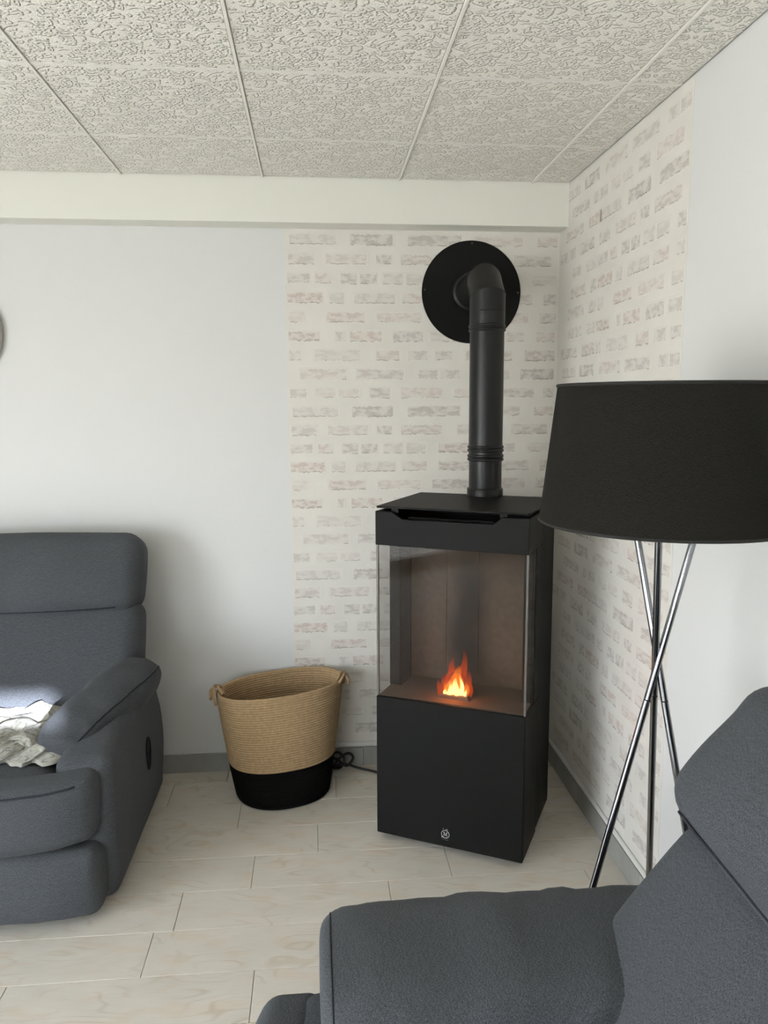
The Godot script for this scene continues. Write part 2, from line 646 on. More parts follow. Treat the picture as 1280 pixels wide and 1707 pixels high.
# ---------------------------------------------------------------- scene
func _ready() -> void:
	rng.seed = 4711
	# camera
	var pitch := 0.13712
	var yaw := 0.08876
	var lean := -0.00418
	var fw := Vector3(sin(yaw) * cos(pitch), -sin(pitch), -cos(yaw) * cos(pitch))
	var rt := Vector3(cos(yaw), 0, sin(yaw))
	var up := rt.cross(fw)
	var r2 := rt * cos(lean) + up * sin(lean)
	var u2 := up * cos(lean) - rt * sin(lean)
	var cam := Camera3D.new()
	cam.name = "camera"
	cam.fov = rad_to_deg(2.0 * atan(853.5 / 1294.56))
	cam.near = 0.05
	cam.far = 60.0
	cam.transform = Transform3D(Basis(r2, u2, -fw), Vector3(-1.08406, 1.66733, 3.4401))
	add_child(cam)
	cam.current = true
	# sky
	var env := Environment.new()
	var sky := Sky.new()
	var sm := ProceduralSkyMaterial.new()
	sm.sky_top_color = rgb(190, 205, 222)
	sm.sky_horizon_color = rgb(226, 230, 234)
	sm.ground_horizon_color = rgb(194, 195, 192)
	sm.ground_bottom_color = rgb(148, 149, 146)
	sm.sky_energy_multiplier = 4.2
	sm.ground_energy_multiplier = 4.6
	sky.sky_material = sm
	env.background_mode = Environment.BG_SKY
	env.sky = sky
	env.tonemap_mode = Environment.TONE_MAPPER_LINEAR
	env.tonemap_exposure = 0.665
	env.sdfgi_enabled = true
	env.ssao_enabled = true
	env.ssil_enabled = true
	var we := WorldEnvironment.new()
	we.name = "world"
	we.environment = env
	add_child(we)
	# sun aimed through an unseen slit in the front wall onto the recliner
	var sun := DirectionalLight3D.new()
	sun.name = "sun"
	sun.light_energy = 22.0
	sun.light_color = rgb(235, 240, 255)
	sun.light_angular_distance = 1.0
	sun.shadow_enabled = true
	sun.sky_mode = DirectionalLight3D.SKY_MODE_LIGHT_ONLY
	add_child(sun)
	var spot := Vector3(-2.19, 0.545, 0.44)
	var slit := Vector3(-0.32, 1.93, 5.4)
	sun.look_at_from_position(slit, spot)
	# daylight of an unseen glazed door, placed to light the room from the left
	var day := AreaLight3D.new()
	day.name = "unseen_door_daylight"
	day.area_size = Vector2(2.3, 1.95)
	day.light_energy = 5.6
	day.light_color = rgb(251, 252, 252)
	day.area_normalize_energy = true
	day.area_range = 12.0
	day.area_attenuation = 2.0
	day.shadow_enabled = true
	day.position = Vector3(LEFT + 0.03, 1.12, 3.7)
	day.rotation.y = -PI / 2
	add_child(day)

	var fill := AreaLight3D.new()  # added fill light, set in the added window behind the camera
	fill.name = "added_fill_light"
	fill.area_size = Vector2(1.9, 0.6)
	fill.light_energy = 0.7
	fill.light_color = rgb(251, 252, 252)
	fill.area_normalize_energy = true
	fill.area_range = 12.0
	fill.area_attenuation = 2.0
	fill.shadow_enabled = true
	fill.position = Vector3(-3.1, 1.22, FRONT - 0.03)
	add_child(fill)

	make_materials()
	build_room()
	build_planks()
	build_ceiling()
	build_wallpaper()
	build_stove()
	build_flue()
	build_recliners()
	build_basket()
	build_lamp()
	build_blanket()
	build_small()

func wall_with_hole(across: Vector2, holes: Array, deep: Vector2, along_x: bool) -> ArrayMesh:
	# across: extent along the wall; holes: openings (along, up) from left to right; deep: extent through the wall
	var st := begin(false)
	var put := func(a0: float, a1: float, y0: float, y1: float) -> void:
		if along_x: cbox(st, Vector3(a0, y0, deep.x), Vector3(a1, y1, deep.y))
		else: cbox(st, Vector3(deep.x, y0, a0), Vector3(deep.y, y1, a1))
	var from := across.x
	for hole: Rect2 in holes:
		put.call(from, hole.position.x, 0.0, CEIL + 0.1)
		put.call(hole.position.x, hole.end.x, 0.0, hole.position.y)
		put.call(hole.position.x, hole.end.x, hole.end.y, CEIL + 0.1)
		from = hole.end.x
	put.call(from, across.y, 0.0, CEIL + 0.1)
	return done(st)

func build_room() -> void:
	structure("floor", box_mesh(Vector3(LEFT - 0.15, -0.15, -0.15), Vector3(0.15, -0.008, FRONT + 0.15)), M.grout, "floor of pale wood-look plank tiles", "floor")
	structure("ceiling", box_mesh(Vector3(LEFT - 0.15, CEIL + 0.02, -0.15), Vector3(0.15, CEIL + 0.15, FRONT + 0.15)), M.void, "suspended ceiling of off-white embossed tiles", "ceiling")
	structure("wall_back", box_mesh(Vector3(LEFT - 0.15, 0, -0.15), Vector3(0.15, CEIL + 0.1, 0.0)), M.paint, "back wall, smooth white paint on the left and brick-look paper by the corner", "wall")
	structure("wall_right", box_mesh(Vector3(0.0, 0, 0.0), Vector3(0.15, CEIL + 0.1, FRONT)), M.paint, "right wall with brick-look paper by the corner and plain white paint beyond", "wall")
	structure("wall_left", wall_with_hole(Vector2(0, FRONT), [Rect2(2.5, 0.08, 2.4, 2.07)], Vector2(LEFT - 0.15, LEFT), false), M.paint, "white left wall with a wide glazed opening, outside the view", "wall")
	structure("wall_front", wall_with_hole(Vector2(LEFT - 0.15, 0.15), [Rect2(-4.1, 0.9, 2.0, 0.65), Rect2(-0.49, 1.875, 0.3, 0.11)], Vector2(FRONT, FRONT + 0.15), true), M.paint, "white wall behind the viewer with a wide window added for fill light and an unseen small high slit for the sun", "wall")
	# boxed beam along the top of the back wall
	structure("trim_1", box_mesh(Vector3(LEFT, BEAM_Y, 0.0), Vector3(0.0, CEIL + 0.015, BEAM_Z), 0.002), M.beam, "cream boxed beam along the top of the back wall", "beam")
	# white strips under the wallpaper
	structure("trim_2", box_mesh(Vector3(-PAPER, 0.094, 0.0), Vector3(-0.004, 0.114, 0.012), 0.003), M.trim, "thin white moulding under the brick-look paper of the back wall", "moulding")
	structure("trim_3", box_mesh(Vector3(-0.012, 0.094, 0.0), Vector3(0.0, 0.114, PAPER), 0.003), M.trim, "thin white moulding under the brick-look paper of the right wall", "moulding")
	# tiled skirting, each tile a part
	var bb := thing("baseboard_back", "grey tiled skirting along the foot of the back wall", "skirting")
	bb.set_meta("kind", "structure")
	var x := -0.2685
	var k := 0
	var x1 := -0.01
	while x1 > LEFT:
		var x0 := maxf(x, LEFT)
		fast_part("tile", k, box_mesh(Vector3(x0 + 0.0012, 0.0, 0.0), Vector3(x1 - 0.0012, 0.087, 0.01), 0.0015), M.skirt, bb)
		x1 = x
		x -= 0.6135
		k += 1
	var br := thing("baseboard_right", "grey tiled skirting along the foot of the right wall", "skirting")
	br.set_meta("kind", "structure")
	k = 0
	var z0 := 0.0
	var z1 := 0.4676
	while z0 < FRONT:
		fast_part("tile", k, box_mesh(Vector3(-0.01, 0.0, z0 + 0.0012), Vector3(0.0, 0.087, minf(z1, FRONT) - 0.0012), 0.0015), M.skirt, br)
		z0 = z1
		z1 += 0.6135
		k += 1
	# glazing out of view, sized and placed for the light it lets in
	var w1 := thing("window_1", "unseen wide white-framed glazed door in the left wall, placed to light the room", "window", Vector3(LEFT - 0.08, 0, 0))
	w1.set_meta("kind", "structure")
	for zz in [[2.5, 2.56], [3.67, 3.73], [4.84, 4.9]]:
		part("frame", box_mesh(Vector3(-0.03, 0.08, zz[0]), Vector3(0.03, 2.15, zz[1]), 0.004), M.trim, w1)
	for yy in [[0.08, 0.14], [2.09, 2.15]]:
		part("frame", box_mesh(Vector3(-0.028, yy[0], 2.56), Vector3(0.028, yy[1], 4.84), 0.004), M.trim, w1)
	for zz in [[2.56, 3.67], [3.73, 4.84]]:
		part("pane", box_mesh(Vector3(-0.003, 0.14, zz[0]), Vector3(0.003, 2.09, zz[1])), M.pane, w1)
	var w2 := thing("window_2", "wide white-framed window added behind the viewer for fill light", "window", Vector3(0, 0, FRONT + 0.08))  # added to let fill light in from behind
	w2.set_meta("kind", "structure")
	for xx in [[-4.1, -4.04], [-3.13, -3.07], [-2.16, -2.1]]:
		part("frame", box_mesh(Vector3(xx[0], 0.9, -0.03), Vector3(xx[1], 1.55, 0.03), 0.004), M.trim, w2)
	for yy in [[0.9, 0.96], [1.49, 1.55]]:
		part("frame", box_mesh(Vector3(-4.04, yy[0], -0.028), Vector3(-2.16, yy[1], 0.028), 0.004), M.trim, w2)
	for xx in [[-4.04, -3.13], [-3.07, -2.16]]:
		part("pane", box_mesh(Vector3(xx[0], 0.96, -0.003), Vector3(xx[1], 1.49, 0.003)), M.pane, w2)
	var w3 := thing("window_3", "unseen small high slit behind the viewer, placed to let sun onto the recliner", "window", Vector3(0, 0, FRONT + 0.07))  # out of view, placed to throw the sun patch on the recliner
	w3.set_meta("kind", "structure")
	part("pane", box_mesh(Vector3(-0.49, 1.875, -0.003), Vector3(-0.19, 1.985, 0.003)), M.pane, w3)

func build_planks() -> void:
	var fl: Node3D = get_node("floor")
	var wide := 0.19947
	var long := 0.711
	# joint positions read off the photograph, row by row from the back wall
	var joint := [-1.50, -1.726, -1.415, -1.095, -1.33, -1.56, -1.62, -1.998, -1.75, -1.55]
	var r := RandomNumberGenerator.new()
	r.seed = 99
	var k := 0
	for row in 28:
		var za := 0.30929 + (row - 2) * wide
		var zb := minf(za + wide, FRONT)
		za = maxf(za, 0.0)
		if za >= FRONT: break
		var j: float = joint[row] if row < joint.size() else r.randf_range(-2.0, -1.3)
		var x := j
		while x > LEFT: x -= long
		while x < 0.0:
			var a := maxf(x, LEFT)
			var b := minf(x + long, 0.0)
			var v := r.randi() % 4
			var flip := r.randf() < 0.5
			var start := x
			var zs := za
			var uv := func(p: Vector3) -> Vector2:
				var u := clampf((p.x - start) / long, 0.0, 1.0)
				var w := clampf((p.z - zs) / wide, 0.02, 0.98)
				if flip:
					u = 1.0 - u
					w = 1.0 - w
				return Vector2(u, (v + w) / 4.0)
			if b - a > 0.01:
				fast_part("plank", k, box_mesh(Vector3(a + 0.0009, -0.01, za + 0.0009), Vector3(b - 0.0009, 0.0, zb - 0.0009), 0.001, uv), M.wood, fl)
				k += 1
			x += long

func build_ceiling() -> void:
	var ce: Node3D = get_node("ceiling")
	var T := 0.558
	var gx := -0.1612
	var gz := 0.5645
	var xs := [0.0]
	var x := gx
	while x > LEFT:
		xs.append(x)
		x -= T
	xs.append(LEFT)
	var zs := [BEAM_Z]
	var z := gz
	while z < FRONT:
		zs.append(z)
		z += T
	zs.append(FRONT)
	var k := 0
	for i in xs.size() - 1:
		for j in zs.size() - 1:
			var a: float = xs[i + 1]
			var b: float = xs[i]
			var c: float = zs[j]
			var d: float = zs[j + 1]
			var ox := (i * 37 % 7) * 0.0
			var uv := func(p: Vector3) -> Vector2: return Vector2((p.x - gx) / T * 2.4 + ox, (p.z - gz) / T * 2.4)
			fast_part("tile", k, box_mesh(Vector3(a + 0.0055, CEIL, c + 0.007), Vector3(b - 0.0055, CEIL + 0.018, d - 0.007), 0.002, uv), M.ceiling, ce)
			k += 1
	k = 0
	for i in range(1, xs.size() - 1):
		fast_part("rail", k, box_mesh(Vector3(xs[i] - 0.0042, CEIL - 0.004, BEAM_Z), Vector3(xs[i] + 0.0042, CEIL + 0.02, FRONT), 0.0008), M.rail, ce)
		k += 1
	for j in range(1, zs.size() - 1):
		for i in xs.size() - 1:
			fast_part("rail", k, box_mesh(Vector3(xs[i + 1] + 0.0045, CEIL - 0.0005, zs[j] - 0.0068), Vector3(xs[i] - 0.0045, CEIL + 0.02, zs[j] + 0.0068)), M.rail, ce)
			k += 1

# one printed brick of the paper: face and four narrow sides, less than a millimetre proud
func brick_mesh(w: float, h: float, cell: int, mirror: bool) -> ArrayMesh:
	var st := begin(false)
	var u0 := (cell % 4) / 4.0 + 0.002
	var u1 := u0 + 0.246
	if w < 0.135: # the last two rows hold half-width bricks
		var k := cell % 16
		u0 = (k % 8) / 8.0 + 0.001
		u1 = u0 + 0.123
		cell = 24 + (k / 8) * 4
	var v0 := (cell / 4) / 8.0 + 0.004
	var v1 := v0 + 0.117
	if mirror:
		var t := u0
		u0 = u1
		u1 = t
	var d := 0.0005
	var e := 0.0025
	var A := [Vector3(0, 0, 0), Vector3(w, 0, 0), Vector3(w, h, 0), Vector3(0, h, 0)]
	var B := [Vector3(e, e, d), Vector3(w - e, e, d), Vector3(w - e, h - e, d), Vector3(e, h - e, d)]
	var UA := [Vector2(u0, v1), Vector2(u1, v1), Vector2(u1, v0), Vector2(u0, v0)]
	quad(st, B[0], B[1], B[2], B[3], UA)
	for i in 4:
		var j := (i + 1) % 4
		quad(st, A[i], A[j], B[j], B[i], [UA[i], UA[j], UA[j], UA[i]])
	return done(st)

func build_wallpaper() -> void:
	var wb: Node3D = get_node("wall_back")
	var wr: Node3D = get_node("wall_right")
	var t := 0.0008
	var pb := part("wallpaper", box_mesh(Vector3(-PAPER, 0.114, 0.0), Vector3(-t, BEAM_Y, t)), M.paper, wb, "whitewashed brick-look wallpaper")
	var pr := part("wallpaper", box_mesh(Vector3(-t, 0.114, 0.0), Vector3(0.0, CEIL, PAPER)), M.paper, wr, "whitewashed brick-look wallpaper")
	# brick rows of the pattern, top row first, in metres from the paper's left edge: start, length
	var rows := [
		[[0.010, 0.218], [0.269, 0.203], [0.515, 0.25], [0.80, 0.24], [1.085, 0.14]],
		[[0.004, 0.128], [0.165, 0.193], [0.383, 0.08], [0.49, 0.20], [0.74, 0.21], [0.985, 0.18]],
		[[0.002, 0.107], [0.120, 0.080], [0.226, 0.17], [0.41, 0.205], [0.655, 0.2], [0.9, 0.12], [1.06, 0.15]],
		[[0.002, 0.160], [0.180, 0.075], [0.284, 0.195], [0.492, 0.13], [0.66, 0.19], [0.885, 0.2], [1.12, 0.08]],
		[[0.002, 0.084], [0.166, 0.178], [0.385, 0.205], [0.63, 0.18], [0.85, 0.22], [1.1, 0.1]],
		[[0.002, 0.146], [0.205, 0.05], [0.264, 0.155], [0.455, 0.145], [0.615, 0.2], [0.86, 0.19], [1.09, 0.11]],
		[[0.002, 0.065], [0.108, 0.217], [0.378, 0.12], [0.520, 0.1], [0.64, 0.09], [0.77, 0.23], [1.04, 0.16]],
		[[0.046, 0.220], [0.291, 0.224], [0.565, 0.2], [0.8, 0.19], [1.02, 0.18]],
		[[0.002, 0.088], [0.110, 0.210], [0.346, 0.110], [0.489, 0.195], [0.72, 0.12], [0.88, 0.22], [1.13, 0.065]]]
	var meshes := {}
	var r := RandomNumberGenerator.new()
	r.seed = 12
	for wall in 2:
		var host: Node3D = pb if wall == 0 else pr
		var k := 0
		var top := 2.3666
		var n := 0
		for row in range(-3, 30):
			var y := top - row * 0.0809
			if y < 0.125 or y > (BEAM_Y if wall == 0 else CEIL) - 0.03: continue
			var pat: Array = rows[posmod(row, 9)]
			for b in pat.size():
				var s: float = pat[b][0]
				var l: float = pat[b][1]
				if wall == 1: # the paper goes on round the corner: another phase of the same rows
					s = fposmod(s + 0.47, PAPER)
				l = minf(l, PAPER - 0.004 - s)
				if l < 0.03: continue
				var h := 0.054 + 0.004 * sin(row * 2.1 + b * 1.3)
				var cell := (posmod(row, 9) * 7 + b * 5 + (b * b) % 3) % 32
				var key := "%d_%d_%d" % [posmod(row, 9), b, int(l * 1000)]
				if not meshes.has(key): meshes[key] = brick_mesh(l, h, cell, (row + b) % 2 == 0)
				var o := fast_part("brick", k, meshes[key], M.brick, host)
				k += 1
				if wall == 0:
					o.position = Vector3(-PAPER + s, y - h / 2, t)
				else:
					o.position = Vector3(-t, y - h / 2, s)
					o.rotation.y = -PI / 2

# ---------------------------------------------------------------- stove
func build_stove() -> void:
	var s := thing("pellet_stove", "black pellet stove with glass on three sides and a small flame in the corner", "stove", Vector3(-0.503, 0, 0.552), -deg_to_rad(27.56))
	var X := 0.2837
	var Z := 0.2367
	var lo := 0.028 # bottom of the casing
	var g0 := 0.580 # glass from
	var g1 := 1.158
	var top := 1.283
	var seam := 0.012
	var od := 0.13 # depth of the side glass
	part("plinth", box_mesh(Vector3(-X + 0.03, 0.0, -Z + 0.03), Vector3(X - 0.03, lo, Z - 0.04), 0.002), M.pit, s)
	part("lower_casing", box_mesh(Vector3(-X, lo, seam), Vector3(X, g0 - 0.004, Z - 0.006), 0.003), M.steel, s)
	part("front_panel", box_mesh(Vector3(-X, lo, Z - 0.0045), Vector3(X, g0, Z + 0.006), 0.003), M.steel, s)
	var rear := part("rear_casing", box_mesh(Vector3(-X + 0.001, lo + 0.01, -Z), Vector3(X - 0.001, top - 0.004, -0.045), 0.004), M.steel, s)
	for sx: float in [-1.0, 1.0]:
		var a := (X - 0.001) * sx
		var b := (X - 0.03) * sx
		part("side_panel", box_mesh(Vector3(minf(a, b), lo + 0.01, -0.048), Vector3(maxf(a, b), top - 0.004, seam - 0.004), 0.003), M.steel, rear)
	part("lid", box_mesh(Vector3(-X + 0.03, top - 0.03, -0.045), Vector3(X - 0.03, top - 0.005, seam), 0.002), M.steel, rear)
	# side pillars behind the side glass
	for sx: float in [-1.0, 1.0]:
		var a := X * sx
		var b := (X - 0.045) * sx
		part("pillar", box_mesh(Vector3(minf(a, b), g0 - 0.004, seam), Vector3(maxf(a, b), g1, Z - od), 0.003), M.steel, s)
	# hood: front band with its grip recess, and the two side bands
	var st := begin(false)
	var p := func(f: float, y: float) -> Vector2: return Vector2(f - X, y)
	prism(st, [p.call(0.0, g1), p.call(0.5674, g1), p.call(0.5674, top), p.call(0.473, top), p.call(0.440, 1.257), p.call(0.104, 1.257), p.call(0.064, top), p.call(0.0, top)], Z - 0.016, Z + 0.006, 0.0015)
	var hood := part("hood", done(st), M.steel, s)
	for sx: float in [-1.0, 1.0]:
		var a := X * sx
		var b := (X - 0.014) * sx
		part("side_band", box_mesh(Vector3(minf(a, b), g1, seam), Vector3(maxf(a, b), top, Z - 0.0165), 0.002), M.steel, hood)
	part("grip_bar", box_mesh(Vector3(-0.17, 1.252, Z - 0.05), Vector3(0.15, 1.262, Z - 0.035), 0.002), M.steel, hood)
	part("hood_lining", box_mesh(Vector3(-X + 0.016, g1 + 0.004, seam + 0.002), Vector3(X - 0.016, 1.232, Z - 0.018)), M.pit, s)
	# top plate on four spacers
	var pl := begin(false)
	var cr := 0.006
	prism(pl, [Vector2(-X + cr, -Z), Vector2(X - cr, -Z), Vector2(X, -Z + cr), Vector2(X, Z + 0.012 - cr), Vector2(X - cr, Z + 0.012), Vector2(-X + cr, Z + 0.012), Vector2(-X, Z + 0.012 - cr), Vector2(-X, -Z + cr)], 0.0, 0.007, 0.001)
	var plate := part("top_plate", done(pl), M.steel, s)
	plate.transform = Transform3D(Basis(Vector3(1, 0, 0), Vector3(0, 0, -1), Vector3(0, 1, 0)), Vector3(0, 1.294, 0))
	for f in [Vector2(-0.213, Z - 0.022), Vector2(0.19, Z - 0.022), Vector2(-0.213, -Z + 0.04), Vector2(0.19, -Z + 0.04)]:
		part("spacer", box_mesh(Vector3(f.x - 0.014, top - 0.005, f.y - 0.012), Vector3(f.x + 0.014, 1.2945, f.y + 0.012), 0.001), M.steel, s)
	# firebox
	var z_back := Z - 0.272
	var cuts := [-0.245, -0.094, 0.036, 0.245]
	for i in 3:
		var uv := func(q: Vector3) -> Vector2: return Vector2(clampf((q.x + 0.245) / 0.49, 0.0, 1.0), clampf((g1 - q.y) / (g1 - 0.54), 0.0, 1.0))
		part("fireback", box_mesh(Vector3(cuts[i] + 0.001, 0.54, z_back - 0.004), Vector3(cuts[i + 1] - 0.001, g1 + 0.02, z_back + 0.008 + 0.002 * (i % 2)), 0.001, uv), M.clay, s, "fire-clay back panel with soot")
	var hearth := part("hearth", box_mesh(Vector3(-X + 0.046, 0.545, z_back + 0.012), Vector3(X - 0.046, 0.579, Z - od), 0.002), M.ash, s)
	part("ledge", box_mesh(Vector3(-X + 0.008, 0.57, Z - od + 0.001), Vector3(X - 0.008, 0.581, Z - 0.012), 0.001), M.ash, hearth)
	# burn pot: sloped sides and a wire arch
	var pot := Vector3(0.0, 0.566, Z - 0.105)
	var ps := begin(false)
	prism(ps, [Vector2(-0.075, 0.0), Vector2(0.075, 0.0), Vector2(0.052, 0.028), Vector2(-0.052, 0.028)], -0.045, 0.045, 0.001)
	var bp := part("burn_pot", done(ps), M.ash, s)
	bp.position = pot
	var arch := []
	for i in 17:
		var a := PI * i / 16
		arch.append(Vector3(cos(a) * 0.03, 0.075 + sin(a) * 0.03, 0.0))
	arch.push_front(Vector3(0.03, 0.02, 0.0))
	arch.append(Vector3(-0.03, 0.02, 0.0))
	part("arch", tube_mesh(arch, 0.0018, 6), M.steel, bp)
	# flames: tapering tongues, clearer towards the tip
	var fr := RandomNumberGenerator.new()
	fr.seed = 3
	var tongues := [
		[Vector3(-0.004, 0.018, 0.0), 0.030, 0.105, "flame_out"], [Vector3(0.03, 0.018, -0.01), 0.022, 0.085, "flame_out"], [Vector3(-0.036, 0.018, 0.0), 0.020, 0.07, "flame_out"],
		[Vector3(-0.062, 0.012, 0.02), 0.010, 0.055, "flame_out"], [Vector3(0.012, 0.03, -0.012), 0.014, 0.14, "flame_out"], [Vector3(-0.016, 0.03, -0.012), 0.013, 0.118, "flame_out"], [Vector3(0.05, 0.016, 0.01), 0.009, 0.06, "flame_out"],
		[Vector3(0.012, 0.02, 0.01), 0.018, 0.105, "flame_mid"], [Vector3(-0.02, 0.02, 0.012), 0.014, 0.07, "flame_mid"], [Vector3(0.036, 0.02, 0.012), 0.010, 0.05, "flame_mid"], [Vector3(-0.042, 0.018, 0.016), 0.009, 0.042, "flame_mid"],
		[Vector3(0.008, 0.02, 0.03), 0.011, 0.065, "flame_core"], [Vector3(-0.02, 0.02, 0.03), 0.009, 0.045, "flame_core"], [Vector3(-0.036, 0.018, 0.03), 0.006, 0.026, "flame_core"], [Vector3(0.04, 0.02, 0.028), 0.005, 0.03, "flame_core"], [Vector3(0.022, 0.02, 0.024), 0.007, 0.07, "flame_core"], [Vector3(-0.008, 0.02, 0.028), 0.006, 0.05, "flame_core"]]
	for tg in tongues:
		var fst := begin()
		var at: Vector3 = tg[0]
		var rad: float = tg[1] * 1.1
		var hh: float = tg[2] * 1.25
		var ph := fr.randf() * TAU
		var nr := 14
		var ns := 14
		var most: float = {"flame_out": 0.33, "flame_mid": 0.55, "flame_core": 0.8}[tg[3]]
		var ring := func(i: int, k: int) -> Vector3:
			var t := float(i) / nr
			var w: float = rad * pow(sin(PI * pow(clampf(t * 0.97 + 0.03, 0, 1), 0.55)), 0.85)
			var g := TAU * (k % ns) / ns
			var sway := Vector3(sin(t * 4.0 + ph) * 0.12, 0, cos(t * 3.0 + ph) * 0.1) * hh * t
			return at + sway + Vector3(cos(g) * w * (1.0 + 0.25 * sin(3 * g + ph + t * 5.0)), t * hh, sin(g) * w)
		for i in nr:
			for k in ns:
				var v := [ring.call(i, k), ring.call(i + 1, k), ring.call(i + 1, k + 1), ring.call(i, k), ring.call(i + 1, k + 1), ring.call(i, k + 1)]
				var ti := [i, i + 1, i + 1, i, i + 1, i]
				for q in [0, 2, 1, 3, 5, 4]:
					var tt: float = float(ti[q]) / nr
					fst.set_color(Color(1, 1, 1, most * smoothstep(1.0, 0.35, tt) * smoothstep(0.0, 0.06, tt)))
					fst.add_vertex(v[q])
		var f := part("flame", done(fst), M[tg[3]], bp)
		f.position = Vector3.ZERO
	var glow := OmniLight3D.new()
	glow.name = "flame_light"
	glow.light_color = Color(1.0, 0.5, 0.2)
	glow.light_energy = 0.035
	glow.light_size = 0.035
	glow.omni_range = 6.0
	glow.omni_attenuation = 2.0
	glow.shadow_enabled = true
	glow.position = pot + Vector3(0.0, 0.075, 0.055)
	s.add_child(glow)
	# glass
	part("front_glass", box_mesh(Vector3(-X + 0.008, g0 + 0.001, Z - 0.006), Vector3(X - 0.008, g1 - 0.001, Z - 0.001), 0.001), M.glass, s, "tinted front glass")
	for sx: float in [-1.0, 1.0]:
		var a := (X - 0.002) * sx
		var b := (X - 0.007) * sx
		part("side_glass", box_mesh(Vector3(minf(a, b), g0 - 0.003, Z - od + 0.001), Vector3(maxf(a, b), g1 - 0.001, Z - 0.001), 0.001), M.glass, s, "tinted side glass")
		part("corner_strip", box_mesh(Vector3(minf(a, b) - 0.0015, g0, Z - 0.0085), Vector3(maxf(a, b) + 0.0015, g1, Z + 0.0005), 0.001), M.edge, s)
	# badge: ring, letter M, two dots above and a line below
	var badge := Node3D.new()
	badge.name = "badge"
	s.add_child(badge)
	badge.position = Vector3(0.2771 - X, 0.079, Z + 0.0062)
	var c := []
	for i in 32: c.append(Vector3(cos(TAU * i / 32), sin(TAU * i / 32), 0) * 0.015)
	part("ring", tube_mesh(c, 0.0012, 6, true), M.silver, badge)
	var tm := TextMesh.new()
	var sf := SystemFont.new()
	sf.font_names = PackedStringArray(["Droid Serif"])
	tm.font = sf
	tm.text = "M"
	tm.font_size = 32
	tm.pixel_size = 0.0006
	tm.depth = 0.001
	part("letter", tm, M.silver, badge)
	part("mark", tube_mesh([Vector3(-0.0095, 0.0205, 0), Vector3(-0.007, 0.0212, 0)], 0.0013, 6), M.silver, badge)
	part("mark", tube_mesh([Vector3(0.0025, 0.0195, 0), Vector3(0.008, 0.0195, 0)], 0.0013, 6), M.silver, badge)
	part("mark", tube_mesh([Vector3(-0.0145, -0.014, 0), Vector3(-0.009, -0.011, 0)], 0.0016, 6), M.silver, badge)
	var un := []
	for i in 9: un.append(Vector3(-0.012 + 0.003 * i, -0.0205 - 0.002 * sin(PI * i / 8.0), 0))
	part("mark", tube_mesh(un, 0.0009, 6), M.edge, badge)

